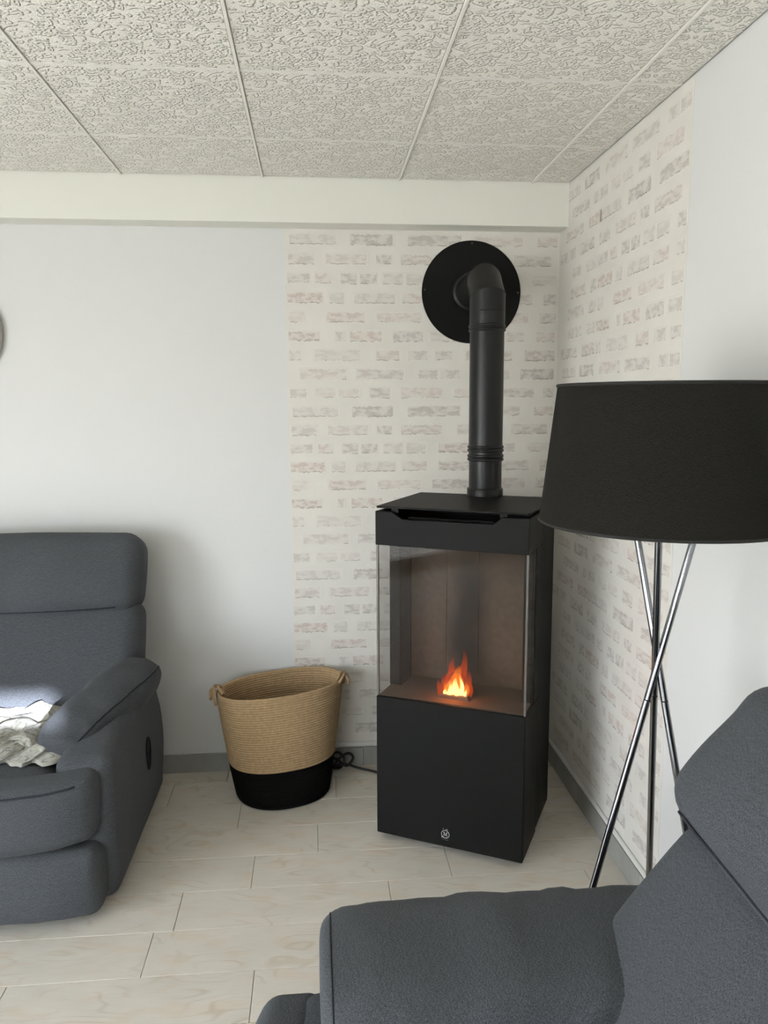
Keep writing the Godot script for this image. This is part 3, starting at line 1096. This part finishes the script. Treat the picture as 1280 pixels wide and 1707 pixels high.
func build_flue() -> void:
	var ax := Vector3(-0.395, 0, 0.341)
	var s := thing("flue_pipe", "matte black stove pipe rising from the stove and bending into a round wall plate", "stove pipe", Vector3(ax.x, 1.301, ax.z))
	var R := 0.068
	var y := func(h: float) -> float: return h - 1.301
	part("base_collar", lathe_mesh([Vector2(0.0, 0.0), Vector2(0.073, 0.0), Vector2(0.073, 0.0), Vector2(0.073, 0.026), Vector2(0.071, 0.030), Vector2(R, 0.031)], 48), M.pipe, s)
	part("lower_pipe", lathe_mesh([Vector2(R - 0.002, 0.02), Vector2(R - 0.002, y.call(1.455))], 48), M.pipe, s)
	part("pipe", lathe_mesh([Vector2(R, y.call(1.455)), Vector2(R, y.call(1.965))], 48), M.pipe, s)
	var bead := func(h: float, nm: String) -> void:
		var prof := []
		for i in 9:
			var a := -PI / 2 + PI * i / 8
			prof.append(Vector2(R - 0.0005 + cos(a) * 0.006, y.call(h) + sin(a) * 0.0065))
		part(nm, lathe_mesh(prof, 48), M.pipe, s)
	for h in [1.448, 1.462, 1.484, 1.498, 1.958, 1.974]: bead.call(h, "bead")
	# mitred elbow towards the wall
	var d := 0.066
	var H := 2.152
	var c := [Vector3(0, y.call(1.965), 0), Vector3(0, y.call(H - d), 0), Vector3(0, y.call(H), -d), Vector3(0, y.call(H), -ax.z + 0.006)]
	var RR := R + 0.002
	var rings := []
	for i in 4:
		var din: Vector3 = (c[i] - c[i - 1]).normalized() if i > 0 else Vector3.UP
		var dout: Vector3 = (c[i + 1] - c[i]).normalized() if i < 3 else din
		if i == 0: din = dout
		var n := (din + dout).normalized() # normal of the mitre plane
		var ring := []
		for k in 48:
			var a := TAU * k / 48
			var side := Vector3(1, 0, 0)
			var upv := side.cross(din)
			var o := (side * cos(a) + upv * sin(a)) * RR
			ring.append(c[i] + o - din * (o.dot(n) / din.dot(n)))
		rings.append(ring)
	for i in 3:
		var st := begin()
		for k in 48:
			var k2 := (k + 1) % 48
			quad(st, rings[i][k], rings[i][k2], rings[i + 1][k2], rings[i + 1][k])
		part("elbow_segment", done(st), M.pipe, s)
		if i < 2: part("weld", tube_mesh(rings[i + 1], 0.0016, 6, true), M.pipe, s)
	# clean-out seam on the sleeve
	var arc := []
	for k in 13:
		var a := PI / 2 + deg_to_rad(-36 + 6 * k)
		arc.append(Vector3(cos(a) * (RR + 0.0006), y.call(2.03), sin(a) * (RR + 0.0006)))
	part("sleeve_seam", tube_mesh(arc, 0.0018, 6), M.pit, s)
	# wall collar and plate
	var wc := part("wall_collar", lathe_mesh([Vector2(RR, 0.0), Vector2(0.083, 0.0), Vector2(0.083, 0.0), Vector2(0.083, 0.012), Vector2(0.080, 0.018), Vector2(RR, 0.02)], 48), M.pipe, s)
	wc.transform = Transform3D(Basis(Vector3(1, 0, 0), Vector3(0, 0, 1), Vector3(0, -1, 0)), Vector3(0, y.call(H), -ax.z + 0.008))
	var pt := part("wall_plate", lathe_mesh([Vector2(0, 0), Vector2(0.218, 0.0), Vector2(0.218, 0.0), Vector2(0.218, 0.003), Vector2(0.216, 0.005), Vector2(0.216, 0.005), Vector2(0.0, 0.005)], 96), M.steel, s, "round matte black wall plate")
	pt.transform = Transform3D(Basis(Vector3(1, 0, 0), Vector3(0, 0, 1), Vector3(0, -1, 0)), Vector3(0.003, y.call(2.151), -ax.z + 0.002))
	for a in [PI / 2, PI * 0.985, PI * 1.5, 0.0]:
		var sc := part("screw", lathe_mesh([Vector2(0.004, 0.0), Vector2(0.004, 0.001), Vector2(0.002, 0.002), Vector2(0.0, 0.0022)], 10), M.edge, pt)
		sc.position = Vector3(cos(a) * 0.206, 0.005, -sin(a) * 0.206)

# ---------------------------------------------------------------- recliners
func build_recliner(label: String, at: Vector3, turn: float, pads: Array, pad_a: float, pad_b: float, pad_tilt: Array, lean_deg: float, pivot: float, head_at: Vector2, foot: Vector3, endp: float, end_seam: bool) -> Node3D:
	var s := thing("recliner", label, "armchair", at, turn)
	var nz := noise_of(71, 6.0, 2)
	# base
	part("base", box_mesh(Vector3(-0.40, 0.025, -0.36), Vector3(0.40, 0.2, 0.36), 0.01), M.dark, s)
	# arm panels, one each side
	for sx: float in [-1.0, 1.0]:
		var shape := func(p: Vector3) -> Vector3:
			var t := clampf((p.z + 0.41) / 0.82, 0.0, 1.0)
			var k := clampf((p.y + 0.27) / 0.54, 0.0, 1.0)
			var q := p
			q.y -= 0.045 * k * smoothstep(0.5, 1.0, t) # top sinks towards the front
			q.z += 0.025 * sin(k * PI) * smoothstep(0.6, 1.0, t) # front bellies out
			q.z += 0.09 * smoothstep(0.55, 1.0, k) * smoothstep(0.35, 0.0, t) # back edge leans forward at the top
			q.x += sx * 0.012 * sin(k * PI) * (1.0 - t * 0.4)
			q.x += nz.get_noise_3d(p.x, p.y * 0.7, p.z * 0.7 + sx) * 0.004
			return q + Vector3(sx * 0.385, 0.30, -0.015)
		var ap := part("arm_panel", puff_mesh(Vector3(0.185, 0.55, 0.81), 0.045, Vector3(0.008, 0.01, 0.0), 8, shape), M.fabric, s)
		# pull handle: an oval cup let into the outer side
		if sx > 0 or true:
			var oval := []
			var fill := begin(false)
			for i in 28:
				var a := TAU * i / 28
				oval.append(Vector3(sx * 0.498, 0.335 + sin(a) * 0.062, -0.06 + cos(a) * 0.030))
			for i in 28:
				tri(fill, Vector3(sx * 0.4945, 0.335, -0.06), oval[i], oval[(i + 1) % 28])
				tri(fill, Vector3(sx * 0.4945, 0.335, -0.06), oval[(i + 1) % 28], oval[i])
			var cup := part("pull_handle", tube_mesh(oval, 0.004, 8, true), M.piping, s)
			part("recess", done(fill), M.dark, cup)
	# padded arm tops
	for k in 2:
		var sx: float = [-1.0, 1.0][k]
		var spine := []
		for p in pads: spine.append(Vector3(p.x * sx, p.y, p.z))
		var st := begin()
		var rings := roll(st, spine, pad_a, pad_b, pad_tilt[0] * sx, 0.010, 44, 32, endp, 5 + k)
		var pad := part("arm_pad", done(st), M.fabric, s)
		var line := []
		var at_k: int = pad_tilt[1] if sx > 0 else posmod(16 - int(pad_tilt[1]), 32)
		for i in range(2, rings.size() - 2): line.append(rings[i][at_k])
		part("piping", tube_mesh(line, 0.0032, 6), M.piping, pad)
		if end_seam: part("piping", tube_mesh(rings[rings.size() - 7], 0.0018, 6, true), M.piping, pad)
	# seat: cushion between the arms with a wide drop front
	var seat_shape := func(p: Vector3) -> Vector3:
		var q := p + Vector3(0, 0.385, 0.14)
		q.y += nz.get_noise_3d(p.x * 0.6, 3.0, p.z * 0.6) * 0.012
		return q
	part("seat_cushion", puff_mesh(Vector3(0.58, 0.15, 0.62), 0.05, Vector3(0.0, 0.02, 0.0), 8, seat_shape), M.fabric, s)
	var front_shape := func(p: Vector3) -> Vector3:
		var q := p
		var e := absf(p.x) / 0.44
		q.z -= 0.05 * pow(e, 4.0)
		q.y += 0.03 * e * e
		q.z += nz.get_noise_3d(p.x * 0.8, p.y * 0.8, 9.0) * 0.012
		q = q.rotated(Vector3.RIGHT, 0.05)
		return q + Vector3(0, 0.365, 0.445)
	var sf := part("seat_front", puff_mesh(Vector3(0.885, 0.215, 0.15), 0.045, Vector3(0.0, 0.012, 0.022), 10, front_shape), M.fabric, s)
	var pipe := []
	for i in 33:
		var x := lerpf(-0.39, 0.39, i / 32.0)
		pipe.append(front_shape.call(Vector3(x, 0.1075 - 0.010, 0.075 - 0.008) + Vector3(0, 0.002, 0.004) * (1.0 - pow(x / 0.44, 2.0))))
	part("piping", tube_mesh(pipe, 0.0035, 6), M.piping, sf)
	# footrest panel folded below
	var foot_shape := func(p: Vector3) -> Vector3:
		var q := p
		var e := absf(p.x) / 0.45
		q.z -= 0.035 * pow(e, 4.0)
		q.z += nz.get_noise_3d(p.x * 0.8, p.y * 0.8, 29.0) * 0.012
		return q + Vector3(0, 0.148, 0.455) + foot
	part("footrest", puff_mesh(Vector3(0.90, 0.225, 0.13), 0.04, Vector3(0.0, 0.01, 0.022), 10, foot_shape), M.fabric, s)
	# backrest: a lower cushion, and a head cushion that laps over it
	var lean := deg_to_rad(lean_deg)
	var mid := Vector3(0, 0.47 + 0.24 * cos(lean) - 0.1 * sin(lean), pivot - 0.24 * sin(lean) - 0.1 * cos(lean))
	var back_shape := func(p: Vector3) -> Vector3:
		var q := p
		q.z += nz.get_noise_3d(p.x * 0.5, p.y * 0.5, 17.0) * 0.012
		q = q.rotated(Vector3.RIGHT, -lean)
		return q + mid
	var bk := part("backrest", puff_mesh(Vector3(0.885, 0.52, 0.20), 0.065, Vector3(0.01, 0.0, 0.035), 10, back_shape), M.fabric, s)
	var head_shape := func(p: Vector3) -> Vector3:
		var q := p
		q.y -= 0.02 * (1.0 - pow(p.x / 0.455, 2.0)) * smoothstep(0.0, -0.16, p.y)
		q.z += 0.034 * smoothstep(0.1, -0.12, p.y) # its lower lip stands out
		q.z += nz.get_noise_3d(p.x * 0.5, p.y * 0.5, 37.0) * 0.010
		q = q.rotated(Vector3.RIGHT, -lean * 0.8)
		return q + Vector3(0, head_at.x, head_at.y)
	var hd := part("headrest", puff_mesh(Vector3(0.89, 0.32, 0.20), 0.07, Vector3(0.008, 0.012, 0.035), 10, head_shape), M.fabric, s)
	for sx: float in [-1.0, 1.0]:
		var seam := []
		for i in 21: seam.append(back_shape.call(Vector3(sx * 0.403, lerpf(-0.19, 0.19, i / 20.0), 0.0962)))
		part("seam", tube_mesh(seam, 0.0014, 6), M.piping, bk)
		seam = []
		for i in 13: seam.append(head_shape.call(Vector3(sx * 0.403, lerpf(-0.085, 0.085, i / 12.0), 0.0955)))
		part("seam", tube_mesh(seam, 0.0014, 6), M.piping, hd)
	var lip := []
	for i in 33:
		var x := lerpf(-0.36, 0.36, i / 32.0)
		lip.append(head_shape.call(Vector3(x, -0.146, 0.083)))
	part("piping", tube_mesh(lip, 0.003, 6), M.piping, hd)
	return s

func build_recliners() -> void:
	build_recliner("blue-grey fabric recliner by the back wall with a crumpled throw on its seat", Vector3(-2.24, 0, 0.58), 0.0,
		[Vector3(0.44, 0.585, -0.27), Vector3(0.43, 0.60, -0.14), Vector3(0.375, 0.58, 0.04), Vector3(0.30, 0.535, 0.19), Vector3(0.265, 0.495, 0.28)], 0.10, 0.084, [0.3, 12], 25.0, -0.053, Vector2(0.982, -0.377), Vector3.ZERO, 3.4, false)
	build_recliner("blue-grey fabric recliner by the right wall, its wide padded arm in front of the lamp", Vector3(-0.66, 0, 2.44), -PI / 2,
		[Vector3(0.385, 0.56, -0.36), Vector3(0.385, 0.565, -0.1), Vector3(0.385, 0.565, 0.15), Vector3(0.385, 0.555, 0.43)], 0.185, 0.07, [0.0, 22], 37.0, -0.04, Vector2(0.955, -0.45), Vector3(0, 0.235, 0.06), 7.0, true)

# ---------------------------------------------------------------- basket
func build_basket() -> void:
	var s := thing("rope_basket", "tan coiled rope basket with a black base and knotted handles, beside the stove", "basket", Vector3(-1.245, 0, 0.2))
	# outline at height h: a round foot that opens into a slanted oval mouth
	var ring := func(h: float, g: float, inset: float) -> Vector3:
		var t := clampf(h / 0.475, 0.0, 1.0)
		var k := pow(t, 0.85)
		var A := lerpf(0.197, 0.274, k) - inset
		var B := lerpf(0.185, 0.152, k) - inset
		var turn := deg_to_rad(17.3)
		var c := cos(g)
		var q := sin(g)
		var e := 2.0 / 2.25
		var u := signf(c) * pow(absf(c), e) * A
		var v := signf(q) * pow(absf(q), e) * B
		return Vector3(u * cos(turn) + v * sin(turn) + 0.0, h + (0.01 * cos(g + 0.6) if t > 0.0 else 0.0) * t, -u * sin(turn) + v * cos(turn))
	var n := 72
	var shell := func(st: SurfaceTool, h0: float, h1: float, coil: float, inset: float, outward: bool) -> void:
		var rows := int(round((h1 - h0) / coil))
		var sub := 4
		var prev := []
		st.set_smooth_group(0)
		for i in rows * sub + 1:
			var h := lerpf(h0, h1, float(i) / (rows * sub))
			var f := float(i % sub) / sub
			var ridge := 0.0034 * sin(PI * f)
			var cur := []
			for k in n:
				var g := TAU * k / n
				cur.append(ring.call(h, g, inset - (ridge if outward else -ridge)))
			if prev.size():
				for k in n:
					var k2 := (k + 1) % n
					if outward: quad(st, prev[k2], prev[k], cur[k], cur[k2])
					else: quad(st, prev[k], prev[k2], cur[k2], cur[k])
			prev = cur
	var o1 := begin()
	shell.call(o1, 0.162, 0.475, 0.0105, 0.0, true)
	shell.call(o1, 0.162, 0.475, 0.0105, 0.012, false)
	var body := part("body", done(o1), M.rope, s, "tan coiled rope side")
	var o2 := begin()
	shell.call(o2, 0.004, 0.162, 0.0105, 0.0, true)
	shell.call(o2, 0.012, 0.162, 0.0105, 0.012, false)
	for k in n: # bottom
		var g0 := TAU * k / n
		var g1 := TAU * (k + 1) / n
		tri(o2, Vector3(0, 0.004, 0), ring.call(0.004, g0, 0.0), ring.call(0.004, g1, 0.0))
		tri(o2, Vector3(0, 0.014, 0), ring.call(0.014, g1, 0.012), ring.call(0.014, g0, 0.012))
	part("base", done(o2), M.rope_black, s, "black rope base")
	var rim := []
	for k in n: rim.append(ring.call(0.477, TAU * k / n, 0.006))
	part("rim", tube_mesh(rim, 0.0075, 10, true), M.rope, s)
	# two knotted rope handles threaded through the rim
	for g in [PI * 1.04, 0.3]:
		var at: Vector3 = ring.call(0.465, g, 0.006)
		var out := Vector3(at.x, 0, at.z).normalized()
		var side := out.cross(Vector3.UP)
		var P := func(a: float, b: float, c: float) -> Vector3: return at + (side * a + Vector3.UP * b + out * c) * 1.3
		var loop := smooth_path([P.call(-0.032, -0.020, 0.012), P.call(-0.034, 0.012, 0.018), P.call(-0.008, 0.028, 0.012), P.call(0.018, 0.012, 0.022), P.call(0.004, -0.008, 0.024), P.call(-0.016, 0.004, 0.026),
			P.call(-0.004, 0.024, 0.016), P.call(0.024, 0.026, 0.006), P.call(0.034, 0.004, -0.012), P.call(0.018, -0.016, -0.014)], 8)
		part("handle", tube_mesh(loop, 0.0062, 8), M.rope, s, "knotted rope handle")
		var back := smooth_path([P.call(-0.028, 0.012, -0.012), P.call(-0.002, 0.03, 0.0), P.call(0.02, 0.02, -0.012), P.call(0.006, -0.004, -0.02)], 8)
		part("handle", tube_mesh(back, 0.0062, 8), M.rope, s, "knotted rope handle")

# ---------------------------------------------------------------- lamp
func build_lamp() -> void:
	var at := Vector3(-0.2985, 0, 1.7652)
	var s := thing("floor_lamp", "tripod floor lamp with crossed chrome legs and a wide black drum shade", "lamp", at)
	var y0 := 1.405
	var y1 := 1.708
	var R0 := 0.278
	var R1 := 0.2436
	var st := begin()
	var n := 96
	for k in n:
		var g0 := TAU * k / n
		var g1 := TAU * (k + 1) / n
		var v := [Vector3(cos(g0) * R0, y0, sin(g0) * R0), Vector3(cos(g1) * R0, y0, sin(g1) * R0), Vector3(cos(g1) * R1, y1, sin(g1) * R1), Vector3(cos(g0) * R1, y1, sin(g0) * R1)]
		if k == n - 1:
			v[1] = Vector3(R0, y0, 0)
			v[2] = Vector3(R1, y1, 0)
		quad(st, v[0], v[3], v[2], v[1], [Vector2(9.0 * k / n, 1.7), Vector2(9.0 * k / n, 0), Vector2(9.0 * (k + 1) / n, 0), Vector2(9.0 * (k + 1) / n, 1.7)])
	var shade := part("lamp_shade", done(st), M.shade, s, "black fabric shade")
	var li := begin()
	lathe(li, [Vector2(R1 - 0.0025, y1 - 0.001), Vector2(R0 - 0.0025, y0 + 0.001)], n)
	part("lining", done(li), M.shade_in, shade)
	for e in [[R0, y0], [R1, y1]]:
		var c := []
		for k in 96: c.append(Vector3(cos(TAU * k / 96) * e[0], e[1], sin(TAU * k / 96) * e[0]))
		part("hem", tube_mesh(c, 0.0035, 8, true), M.shade_rim, shade)
	# ring and spokes that carry the shade
	for k in 3:
		var a := TAU * k / 3 + 0.4
		part("spoke", tube_mesh([Vector3(cos(a) * 0.02, y1 - 0.06, sin(a) * 0.02), Vector3(cos(a) * (R1 - 0.003), y1 - 0.012, sin(a) * (R1 - 0.003))], 0.003, 8), M.chrome, shade)
	# three legs that cross below the shade
	var feet := [Vector3(-0.57, 0, 1.779), Vector3(-0.176, 0, 1.524), Vector3(-0.162, 0, 1.992)]
	var heads := [Vector3(-0.228, 1.36, 1.767), Vector3(-0.337, 1.36, 1.825), Vector3(-0.333, 1.36, 1.702)]
	for k in 3:
		var f: Vector3 = feet[k] - at
		var h: Vector3 = heads[k] - at
		var d := (h - f) / 1.36
		var topp := f + d * 1.47
		var mid := f + d * 0.985
		var leg := part("leg", tube_mesh([f + d * 0.006, mid - d * 0.002], 0.0082, 16), M.chrome, s, "chrome leg")
		part("upper_leg", tube_mesh([mid + d * 0.001, topp], 0.0082, 16), M.chrome, leg)
		part("joint", tube_mesh([mid - d * 0.006, mid + d * 0.006], 0.0077, 12), M.dark, leg)
		part("foot", lathe_mesh([Vector2(0, 0), Vector2(0.012, 0), Vector2(0.012, 0.008), Vector2(0.009, 0.012), Vector2(0, 0.012)], 14), M.dark, leg).position = f
	part("hub", lathe_mesh([Vector2(0, 1.462), Vector2(0.105, 1.462), Vector2(0.105, 1.462), Vector2(0.105, 1.472), Vector2(0.105, 1.472), Vector2(0.0, 1.472)], 32), M.chrome, s)
	part("socket", lathe_mesh([Vector2(0.021, 1.472), Vector2(0.021, 1.53), Vector2(0.017, 1.535), Vector2(0.0, 1.535)], 20), M.dark, s)
	var bulb := []
	for i in 13:
		var t := i / 12.0
		bulb.append(Vector2(maxf(0.0, 0.031 * sin(PI * pow(t, 0.75)) + 0.013 * (1 - t)), 1.53 + t * 0.1))
	part("bulb", lathe_mesh(bulb, 24), M.bulb, s)
	part("stem", tube_mesh([Vector3(0, 1.62, 0), Vector3(0, y1 - 0.058, 0)], 0.004, 8), M.chrome, s)

# ---------------------------------------------------------------- throw
func build_blanket() -> void:
	var st := begin()
	var n := 70
	var nz := noise_of(81, 5.0, 2)
	var n2 := noise_of(82, 11.0, 2)
	var P := func(i: int, j: int) -> Vector3:
		var u := float(i) / n
		var v := float(j) / n
		var x := lerpf(-2.44, -2.02, u)
		var z := lerpf(0.505, 0.885, v)
		x += nz.get_noise_2d(v * 0.8, 3.0) * 0.09 + 0.05 * (v - 0.5)
		z += nz.get_noise_2d(u * 0.8, 7.0) * 0.06 + 0.05 * (1.0 - u) * v
		var e := minf(minf(u, 1 - u), minf(v, 1 - v))
		var full := smoothstep(0.0, 0.14, e)
		var y := 0.484 + 0.012 + full * (0.022 + 0.05 * absf(nz.get_noise_2d(u * 0.42 + 4.0, v * 0.5 + u * 0.2)) + 0.006 * n2.get_noise_2d(u * 0.6, v * 0.6))
		y += 0.035 * smoothstep(0.25, 0.0, v) # pushed up against the backrest
		return Vector3(x, y, z)
	for i in n:
		for j in n:
			var q := [P.call(i, j), P.call(i, j + 1), P.call(i + 1, j + 1), P.call(i + 1, j)]
			quad(st, q[0], q[1], q[2], q[3], [Vector2(i, j) / n * 2.0, Vector2(i, j + 1) / n * 2.0, Vector2(i + 1, j + 1) / n * 2.0, Vector2(i + 1, j) / n * 2.0])
	for i in n: # hem turned under, so that the cloth has thickness
		for e in [[i, 0, i + 1, 0], [i + 1, n, i, n], [0, i + 1, 0, i], [n, i, n, i + 1]]:
			var a: Vector3 = P.call(e[0], e[1])
			var b: Vector3 = P.call(e[2], e[3])
			quad(st, a, b, b - Vector3(0, 0.014, 0), a - Vector3(0, 0.014, 0), [Vector2.ZERO, Vector2.ZERO, Vector2.ZERO, Vector2.ZERO])
	tag(part("throw_blanket", done(st), M.blanket, self), "crumpled pale grey throw with dark criss-cross lines on the recliner seat", "blanket")

func build_small() -> void:
	# power cable of the stove, coiled behind the basket
	var p := smooth_path([Vector3(-0.70, 0.06, 0.25), Vector3(-0.78, 0.02, 0.16), Vector3(-0.845, 0.008, 0.09), Vector3(-0.91, 0.012, 0.06), Vector3(-0.955, 0.03, 0.06), Vector3(-0.99, 0.03, 0.055), Vector3(-1.02, 0.02, 0.07),
		Vector3(-1.0, 0.05, 0.05), Vector3(-0.955, 0.075, 0.04), Vector3(-0.93, 0.055, 0.045), Vector3(-0.96, 0.025, 0.06), Vector3(-1.0, 0.045, 0.04), Vector3(-1.03, 0.06, 0.03), Vector3(-1.0, 0.075, 0.025), Vector3(-0.97, 0.05, 0.04), Vector3(-0.99, 0.012, 0.05), Vector3(-1.04, 0.007, 0.025), Vector3(-1.11, 0.007, 0.016)], 8)
	tag(part("power_cable", tube_mesh(p, 0.0055, 8), M.cable, self), "black power cable looped on the floor between basket and stove", "cable")
	# round wall piece that the left edge of the view cuts off
	var c := thing("wall_decoration", "round grey-rimmed piece hung on the plain white wall, mostly cut off by the left edge", "decoration", Vector3(-2.575, 1.97, 0.0))
	var turn := Transform3D(Basis(Vector3(1, 0, 0), Vector3(0, 0, 1), Vector3(0, -1, 0)), Vector3(0, 0, 0.0))
	var rim := part("rim", lathe_mesh([Vector2(0.0, 0.001), Vector2(0.198, 0.001), Vector2(0.21, 0.012), Vector2(0.208, 0.026), Vector2(0.198, 0.032), Vector2(0.186, 0.026), Vector2(0.184, 0.014)], 64), M.grey_rim, c)
	rim.transform = turn
	var pale_disc := part("disc", lathe_mesh([Vector2(0.185, 0.012), Vector2(0.0, 0.013)], 64), M.pale_disc, c)
	pale_disc.transform = turn
